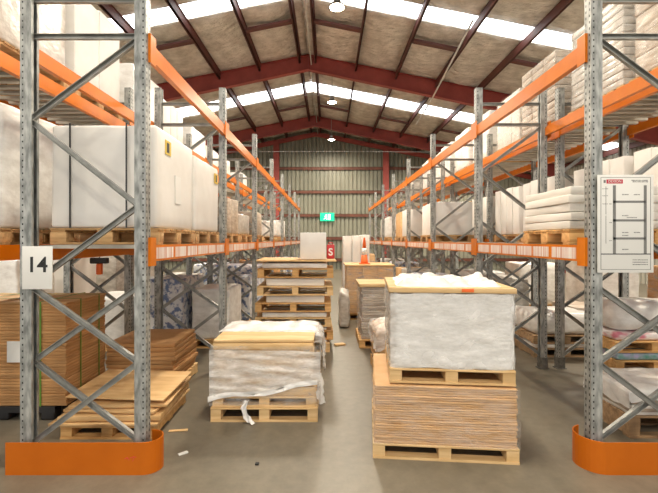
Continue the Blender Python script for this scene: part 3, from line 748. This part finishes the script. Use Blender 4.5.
MB().soft(-.44, .44, -.50, .50, 0, .855, amp=.012, rad=.03, seed=62, cell=.1, freq=3).obj('body', 'white', t)
MB().box(.444, .452, .28, .42, .64, .77).obj('sticker', 'yellow', t)
MB().box(.452, .4535, .31, .37, .66, .75).obj('sticker_print', 'ink', t)
shelf_pallet('pallet under the white wrapped load in the back rack beside the 14 sign', -3.66, -2.80, 3.69, 4.64, S1, fine=True)
lump('wrapped_load', 'white wrapped load at the picture edge on the shelf behind the 14 sign post', 'wrapped load', -3.65, -2.81, 3.71, 4.62, S1 + .142, 3.0, 'wrap', .01)

BAYW = ['first', 'second', 'third', 'fourth', 'fifth', 'sixth', 'seventh']
RN = {'L1': 'rack signed 14', 'L2': 'rack behind rack 14', 'R1': 'chart sign rack', 'R2': 'rack behind chart rack'}
RXS = {'L1': (-2.38, -1.48), 'L2': (-3.65, -2.79), 'R1': (2.12, 3.02), 'R2': (3.26, 4.16)}
DESC = {'white': 'white', 'wrap': 'white wrapped', 'clearwrap': 'grey wrapped', 'cardlight': 'tan', 'card': 'brown', 'cardgrey': 'greyish brown', 'cream': 'cream', 'bluewrap': 'blue printed'}
def fill(rk, lvl, bay, half, kind, mat, h, **kw):
    """a load on its pallet; half 0 = nearer, 1 = farther in the bay"""
    x0, x1 = RXS[rk]; y0 = YS[bay] + .14 + half * 1.2; y1 = y0 + 1.12; h *= .91
    s = {0: 0, 1: S1, 2: S2}[lvl]; ln = {0: 'floor level', 1: 'middle shelf', 2: 'top shelf'}[lvl]
    hw = 'nearer' if half == 0 else 'farther'
    where = '%s bay, %s half, %s of %s' % (BAYW[bay], hw, ln, RN[rk])
    noun = {'block': 'carton block', 'lump': 'load', 'low': 'sheet pile'}[kind]
    pallet('pallet in ' + where, x0 + .02, x1 - .02, y0, y1, s, .14, kw.pop('pm', 'woodmid'), 'shelf pallets', fine=False, blocks=True)
    e = R.uniform(.02, .06); lab = '%s %s in %s' % (DESC[mat], noun, where); z0 = s + .142; z1 = z0 + h
    if kind == 'block': carton_block(lab, x0 + e, x1 - e, y0 + e, y1 - e, z0, z1, mat, ny=kw.get('ny', 3), nx=kw.get('nx', 1), nz=kw.get('nz', 1), group='shelf loads', wrap=kw.get('wrap', False))
    else: lump('wrapped_load' if kind == 'lump' else 'sheet_stack', lab, 'wrapped load', x0 + e, x1 - e, y0 + e, y1 - e, z0, z1, mat, kw.get('amp', .02), .03, 'shelf loads')
# top shelf, back rack behind 14
fill('L2', 2, 0, 0, 'lump', 'clearwrap', 1.30, amp=.01); fill('L2', 2, 0, 1, 'block', 'white', 1.22, ny=2)
fill('L2', 2, 1, 0, 'lump', 'wrap', .92, amp=.01); fill('L2', 2, 1, 1, 'block', 'white', .80, ny=3)
fill('L2', 2, 2, 0, 'lump', 'wrap', .70); fill('L2', 2, 2, 1, 'block', 'white', .55)
fill('L2', 2, 3, 0, 'lump', 'wrap', .60); fill('L2', 2, 4, 0, 'block', 'white', .55)
fill('L2', 1, 0, 1, 'lump', 'wrap', 1.1); fill('L2', 1, 1, 0, 'lump', 'wrap', 1.1); fill('L2', 1, 1, 1, 'block', 'white', 1.1)
fill('L2', 1, 2, 0, 'block', 'cardlight', 1.0); fill('L2', 1, 2, 1, 'block', 'white', 1.1); fill('L2', 1, 3, 1, 'block', 'cardgrey', .9); fill('L2', 1, 5, 0, 'block', 'card', .8)
fill('L1', 1, 1, 0, 'block', 'cardgrey', .6, ny=4, nz=1); fill('L1', 1, 1, 1, 'lump', 'clearwrap', .40)
fill('L1', 1, 2, 0, 'block', 'cardgrey', .55, ny=4); fill('L1', 1, 3, 1, 'low', 'wrap', .5); fill('L1', 1, 4, 0, 'block', 'white', .6)
fill('L1', 0, 3, 1, 'block', 'card', .9, nz=3); fill('L1', 0, 4, 0, 'lump', 'wrap', 1.0); fill('L1', 0, 5, 1, 'lump', 'bluewrap', 1.0)
fill('L2', 0, 2, 0, 'lump', 'wrap', 1.0); fill('L2', 0, 3, 0, 'lump', 'bluewrap', 1.1)
# top shelf, back rack on the chart side
fill('R2', 2, 0, 0, 'block', 'cardgrey', 1.45, ny=3, nz=6, wrap=True); fill('R2', 2, 0, 1, 'block', 'clearwrap', 1.14, ny=2, nz=12, wrap=True)
fill('R2', 2, 1, 0, 'block', 'cardgrey', 1.12, ny=3, nz=10, wrap=True); fill('R2', 2, 1, 1, 'block', 'cream', 1.0, ny=3, wrap=True)
fill('R2', 2, 2, 0, 'lump', 'wrap', 1.05); fill('R2', 2, 2, 1, 'lump', 'wrap', 1.0)
fill('R2', 2, 3, 0, 'block', 'white', 1.0); fill('R2', 2, 3, 1, 'lump', 'wrap', .95); fill('R2', 2, 4, 0, 'lump', 'wrap', 1.0); fill('R2', 2, 5, 0, 'lump', 'clearwrap', .9)
# middle shelf, back rack on the chart side
for b in (0, 1):
    for h_ in (0, 1): fill('R2', 1, b, h_, 'block', 'white', .93, ny=4, nx=2)
fill('R2', 1, 2, 0, 'block', 'white', .9, ny=4); fill('R2', 1, 2, 1, 'block', 'cardlight', .9); fill('R2', 1, 3, 0, 'block', 'white', .9); fill('R2', 1, 4, 0, 'lump', 'wrap', .9)
# middle shelf, chart rack
fill('R1', 1, 2, 0, 'block', 'white', .75, ny=3); fill('R1', 1, 3, 0, 'block', 'white', .8, ny=3); fill('R1', 1, 3, 1, 'block', 'cardlight', .8); fill('R1', 1, 4, 1, 'lump', 'wrap', .8); fill('R1', 1, 5, 0, 'lump', 'clearwrap', .8)
pallet('clean pine pallet under the white sheet bundles beside the load chart', 2.13, 3.03, 3.80, 4.69, S1, .135, 'wood', blocks=True)
sheet_pile('sheet_bundle', lambda i, n: 'white sheet bundle beside the load chart, %s of the pile' % nth(i, n), 'sheet bundle', 2.14, 3.0, 3.81, 4.67, S1 + .138, 2.28, 5, 'cream', 'white sheet bundles beside the load chart', .012, .012, .008)
# floor level, chart rack
fill('R1', 0, 2, 1, 'lump', 'bluewrap', .9); fill('R1', 0, 3, 0, 'lump', 'clearwrap', .95, amp=.03); fill('R1', 0, 3, 1, 'block', 'cardlight', .9); fill('R1', 0, 4, 0, 'lump', 'bluewrap', 1.0); fill('R1', 0, 5, 0, 'lump', 'wrap', 1.0)
fill('R1', 0, 2, 0, 'low', 'wrap', .5, amp=.04); fill('R2', 0, 2, 0, 'lump', 'clearwrap', .95, amp=.03); fill('R2', 0, 2, 1, 'lump', 'wrap', 1.0)
pallet('dark pallet at floor level beneath the grey sheet pile by the chart rack post', 2.74, 3.85, 3.9, 4.56, 0, .2, 'wooddark')
t = thing('sheet_stack', 'grey covered sheet pile on the floor pallet just behind the chart rack guard rail', 'sheet stack', (3.295, 4.235, .202))
for i in range(7): MB().soft(-.54, .54, -.32, .32, 0, .03, amp=.008, rad=.005, seed=seed(), cell=.12).obj('sheet', 'cardgrey' if i % 2 else 'cream', t, (R.uniform(-.012, .012), R.uniform(-.012, .012), .033 * i))
drape(t, 1.09, .65, .236, .2, 'wrap', .02, 'cover_film', (.9, 1, .55, 1), 40)
pallet('bottom pallet of the three holding the pink and white packs behind the load chart', 3.32, 4.3, 4.95, 5.5, 0, .13, 'wood')
lump('board_pack', 'board pack on the bottom pallet under the pink and white packs', 'boards', 3.34, 4.28, 4.97, 5.48, .132, .275, 'cardgrey', .008, .01)
pallet('middle pallet of the three holding the pink and white packs behind the load chart', 3.32, 4.3, 4.95, 5.5, .277, .13, 'wood')
lump('printed_pack', 'flat green and purple printed packs squeezed between two pallets', 'packs', 3.34, 4.28, 4.97, 5.48, .41, .495, 'multi', .010, .02)
pallet('top pallet of the three holding the pink and white packs behind the load chart', 3.30, 4.28, 4.95, 5.5, .50, .13, 'wood')
lump('wrapped_load', 'pink printed packs at the base of the white wrapped load behind the load chart', 'packs', 3.33, 4.25, 4.98, 5.47, .634, .73, 'pinkwrap', .012, .03)
lump('wrapped_load', 'white wrapped load slumping on pink packs behind the load chart', 'wrapped load', 3.32, 4.26, 4.97, 5.48, .735, 1.08, 'wrap', .04, .10, freq=3)
pallet('lower pallet under the pale covered load between the racks', 3.16, 4.2, 6.6, 7.55, 0, .13, 'wooddark')
lump('film_pack', 'crumpled film pack between the two pallets of the pale covered load', 'pack', 3.19, 4.17, 6.62, 7.53, .132, .2, 'wrap', .03, .03)
pallet('upper pallet under the pale covered load between the racks', 3.16, 4.2, 6.6, 7.55, .203, .13, 'wooddark')
lump('wrapped_load', 'pale covered load seen between the grey posts of the second bay on the chart side', 'wrapped load', 3.18, 4.18, 6.62, 7.53, .335, .66, 'wrap', .03, .08)
pallet('pallet under the brown cartons on the floor beyond the chart side racks', 5.6, 6.7, 6.6, 7.6, 0, .14, 'wood', fine=False)
carton_block('brown cartons on the floor beyond the chart side racks', 5.62, 6.68, 6.62, 7.58, .142, 1.35, 'card', 2, 2, 3)
pallet('pallet under the tall white load beyond the chart side racks', 5.6, 6.7, 9.2, 10.2, 0, .14, 'wood', fine=False)
lump('wrapped_load', 'tall white load on the floor beyond the chart side racks', 'wrapped load', 5.62, 6.68, 9.22, 10.18, .142, 1.5, 'wrap', .02)
pallet('pallet under the low wide white load beyond the chart side racks', 4.9, 6.0, 11.0, 12.0, 0, .14, 'wood', fine=False)
lump('wrapped_load', 'low wide white load on the floor beyond the chart side racks', 'wrapped load', 4.92, 5.98, 11.02, 11.98, .142, 1.2, 'wrap', .03)
pallet('pallet under the dark red packs beyond the second bay of the chart side racks', 4.75, 5.75, 8.3, 9.2, 0, .14, 'wood', fine=False)
lump('wrapped_load', 'reddish brown packs beyond the second bay of the chart side racks', 'packs', 4.77, 5.73, 8.32, 9.18, .142, .5, 'cardgrey', .03)
# floor loads beyond the back rack behind 14
for i, (x0, x1, y0, z1, mt, lb) in enumerate([(-6.6, -5.5, 7.6, 1.45, 'wrap', 'nearest'), (-6.6, -5.5, 9.2, 1.62, 'white', 'second'), (-6.4, -5.3, 10.8, 1.5, 'clearwrap', 'third'), (-6.4, -5.3, 12.6, 1.66, 'wrap', 'fourth')]):
    load_on_pallet('lump', '%s %s load across the far aisle beyond the rack signed 14' % (lb, DESC[mt]), 'pallet under the %s load across the far aisle beyond the rack signed 14' % lb, x0, x1, y0, y0 + 1.1, 0, z1, mt, amp=.02)

# ------------------------------------------------------------------ signs
t = thing('bay_sign', 'white square sign reading 14 on the nearest rack post', 'sign', (-2.275, 3.366, 1.583)); t.scale = (.91, .91, .91)
MB().soft(-.13, .13, -.004, .004, -.185, .185, amp=0, rad=.002, cell=1).obj('panel', 'sign', t)
text('number', '14', .185, 'ink', t, (0, -.0048, .02), bold=.003)
t = thing('load_chart_sign', 'tall white load chart sign with red header on the nearest rack post', 'sign', (2.325, 3.362, 1.927)); t.scale = (.91, .91, .91)
MB().soft(-.24, .24, -.004, .004, -.42, .42, amp=0, rad=.002, cell=1).obj('panel', 'sign', t)
def ln(mb, x0, x1, z0, z1): mb.box(x0, x1, -.0055, -.0035, z0, z1)
mb = MB()
ln(mb, -.215, .215, .395, .399); ln(mb, -.215, .215, -.395, -.391); ln(mb, -.215, -.211, -.395, .395); ln(mb, .211, .215, -.395, .395)
mb.obj('border', 'greyink', t)
mb = MB(); ln(mb, -.11, -.085, -.26, .33); ln(mb, .155, .18, -.26, .33); mb.obj('diagram_post', 'greyink', t)
for z in (.19, .03, -.125):
    mb = MB(); ln(mb, -.11, .17, z - .011, z + .008); mb.obj('diagram_beam', 'greyink', t)
mb = MB(); ln(mb, -.215, .215, -.264, -.256); mb.obj('diagram_floor', 'ink', t)
mb = MB(); mb.box(-.165, -.025, -.0055, -.0035, .345, .38); mb.obj('header_block', 'signred', t)
mb = MB(); mb.box(-.19, -.172, -.0055, -.0035, .35, .375); mb.obj('emblem', 'greyink', t)
text('brand_lettering', 'DEXION', .030, 'sign', t, (-.095, -.0062, .3625))
rr = random.Random(5)
def scrib(x, z, n, w=.011, hh=.009):
    mb = MB()
    for k in range(n):
        ww = w * rr.uniform(.5, .85); mb.box(x + k * w, x + k * w + ww, -.0055, -.0035, z - hh * rr.uniform(.35, .5), z + hh * rr.uniform(.35, .5))
    mb.obj('small_print', 'greyink', t)
scrib(.05, .372, 13); scrib(.06, .36, 12)
for z in (.25, .07, -.075, -.10, -.22): scrib(-.03, z, 5); 
for z in (.25, -.075): scrib(.07, z, 5)
scrib(.01, .053, 8)
for z in (.19, .03, -.125): scrib(-.14, z - .02, 2)
for z in (.3, .24, .17): scrib(-.2, z, 5, .01, .006)
for z in (-.31, -.33, -.35): scrib(.06, z, 12)
mb = MB()
for z in (.2, -.05): ln(mb, -.172, -.168, z - .12, z + .12)
mb.obj('dimension_line', 'greyink', t)
# exit sign on end wall
t = thing('exit_sign', 'green running man exit sign on the end wall', 'exit sign', (-.05, YE - .25, 3.2))
MB().box(-.43, .43, 0, .05, -.25, .25).obj('face', 'exit', t)
mb = MB().box(.05, .2, -.006, 0, -.17, .17)
mb.obj('door_symbol', 'exitw', t)
mb = MB().lathe([(.001, -.04), (.04, -.02), (.04, .02), (.001, .04)], 10, (-.06, -.004, .13)); mb.v = [(x, -.004 + (y + .004) * .05, z) for x, y, z in mb.v]
mb.bar((-.07, -.004, .09), (-.1, -.004, -.03), .06, .004).bar((-.1, -.004, -.03), (-.02, -.004, -.09), .04, .004).bar((-.02, -.004, -.09), (-.03, -.004, -.17), .035, .004).bar((-.1, -.004, -.03), (-.15, -.004, -.12), .04, .004).bar((-.15, -.004, -.12), (-.22, -.004, -.13), .035, .004).bar((-.07, -.004, .07), (-.16, -.004, .02), .03, .004).bar((-.07, -.004, .07), (0, -.004, .02), .03, .004)
mb.obj('running_figure', 'exitw', t)

# ------------------------------------------------------------------ roof services
def lamp(label, x, y, z=7.2, watts=0, group=None):
    t = thing('highbay_lamp', label, 'lamp', (x, y, z), 0, group)
    MB().tube([(0, 0, .24), (0, 0, roof_z(x) - z - .1)], .012, 6).obj('cord', 'cable', t)
    MB().lathe([(.07, .10), (.09, .12), (.09, .22), (.05, .25)], 16).obj('housing', 'lampbody', t)
    MB().lathe([(.12, .03), (.21, .0), (.215, .012), (.10, .12), (.08, .12)], 24).obj('reflector', 'lampbody', t)
    MB().lathe([(.001, -.035), (.09, -.03), (.165, .0), (.165, .012), (.001, .015)], 20).obj('bulb', 'lamp', t)
LIGHT_SPOTS = []
for (x, y, lb) in [(.21, 10.0, 'glowing round lamp under the ridge nearest the camera'), (.16, 16.9, 'glowing round lamp under the ridge between the two red rafters'), (.18, 23.2, 'glowing round lamp under the ridge closest to the end wall')]:
    lamp(lb, x, y); LIGHT_SPOTS.append((x, y))
for (x, y) in [(.2, 3.1), (.2, -3.5)] + [(s_ * 7.2, y) for s_ in (-1, 1) for y in (-3.5, 3.1, 10, 16.9, 23.2)]:  # added unseen lights without fixtures, brightening the near end and side aisles
    LIGHT_SPOTS.append((x, y))
for (x, y) in LIGHT_SPOTS:
    ld = bpy.data.lights.new('overhead_light', 'AREA'); ld.shape = 'DISK'; ld.size = .5; ld.energy = (220 if y < 5 else 380) if abs(x) > 5 else 190 if y < 5 else 320; ld.color = (1, .88, .70)
    lo = bpy.data.objects.new('overhead_light', ld); COL.objects.link(lo); lo.location = (x, y, 7.12 if abs(x) < 5 else 6.2)
# conduits and pipe
def pipe(name, label, pts, r, mat='pipe'): tag(MB().tube(pts, r, 8).obj(name, mat), label, 'pipe')
pipe('ridge_conduit', 'thin pale conduit running along the roof ridge', [(RX + .12, 0, 8.2), (RX + .12, 16, 8.2), (RX + .12, 26, 8.2)], .02)
pipe('sprinkler_pipe', 'thin pale pipe sloping between the roof purlins on the chart side', [(3.5, 10.4, 7.1), (3.8, 15.7, 6.96), (3.9, 19, 6.9)], .028)
pipe('cross_cable', 'thin cable strung across the hall beyond the first red rafter', [(-7, 16.6, 6.45), (-3, 16.7, 7.05), (RX, 16.7, 7.45), (3, 16.7, 7.0), (9, 16.7, 6.1)], .012, 'cable')
pipe('cross_conduit', 'straight thin conduit slung across the hall in front of the end wall', [(-9, 21.6, 6.2), (0, 21.6, 6.25), (9, 21.6, 6.2)], .014, 'cable')

# floor debris
for i, (x, y, l, rz, nm, lb) in enumerate([(-1.41, 4.05, .17, .15, 'wood_splinter', 'thin pale wood splinter on the floor beside the plywood sheets'), (-1.22, 3.62, .08, .7, 'paper_scrap', 'small white paper scrap on the floor near the guard rail end'), (-.57, 3.45, .03, 0, 'dark_pebble', 'tiny dark speck on the aisle floor in front of the draped boards')]):
    o = MB().soft(-l / 2, l / 2, -.018, .018, 0, .012, amp=.006, rad=.004, seed=i, cell=.03).obj(nm, ('ply', 'label', 'ink')[i], None, (x, y, 0)); o.rotation_euler.z = rz; tag(o, lb, 'debris')

# ------------------------------------------------------------------ world, camera, view
w = bpy.data.worlds.new('World'); sc.world = w; w.use_nodes = True
bg = w.node_tree.nodes['Background']; bg.inputs['Color'].default_value = (1, .985, .96, 1); bg.inputs['Strength'].default_value = 1.0
cd = bpy.data.cameras.new('camera'); cam = bpy.data.objects.new('camera', cd); COL.objects.link(cam)
cam.location = (0, 0, 1.8); cam.rotation_euler = (pi / 2, 0, 0)
cd.sensor_width = 36; cd.lens = 430 * 36 / 658; cd.shift_x = 1 / 658; cd.shift_y = -6.5 / 658; cd.clip_end = 200
sc.camera = cam
sc.view_settings.view_transform = 'Standard'; sc.view_settings.look = 'None'; sc.view_settings.gamma = 1; sc.view_settings.use_curve_mapping = False
sc.view_settings.exposure = 0.27
try:
    sc.cycles.use_denoising = True; sc.cycles.denoiser = 'OPENIMAGEDENOISE'
    sc.cycles.max_bounces = 8; sc.cycles.transparent_max_bounces = 12; sc.cycles.sample_clamp_indirect = 8
except Exception: pass
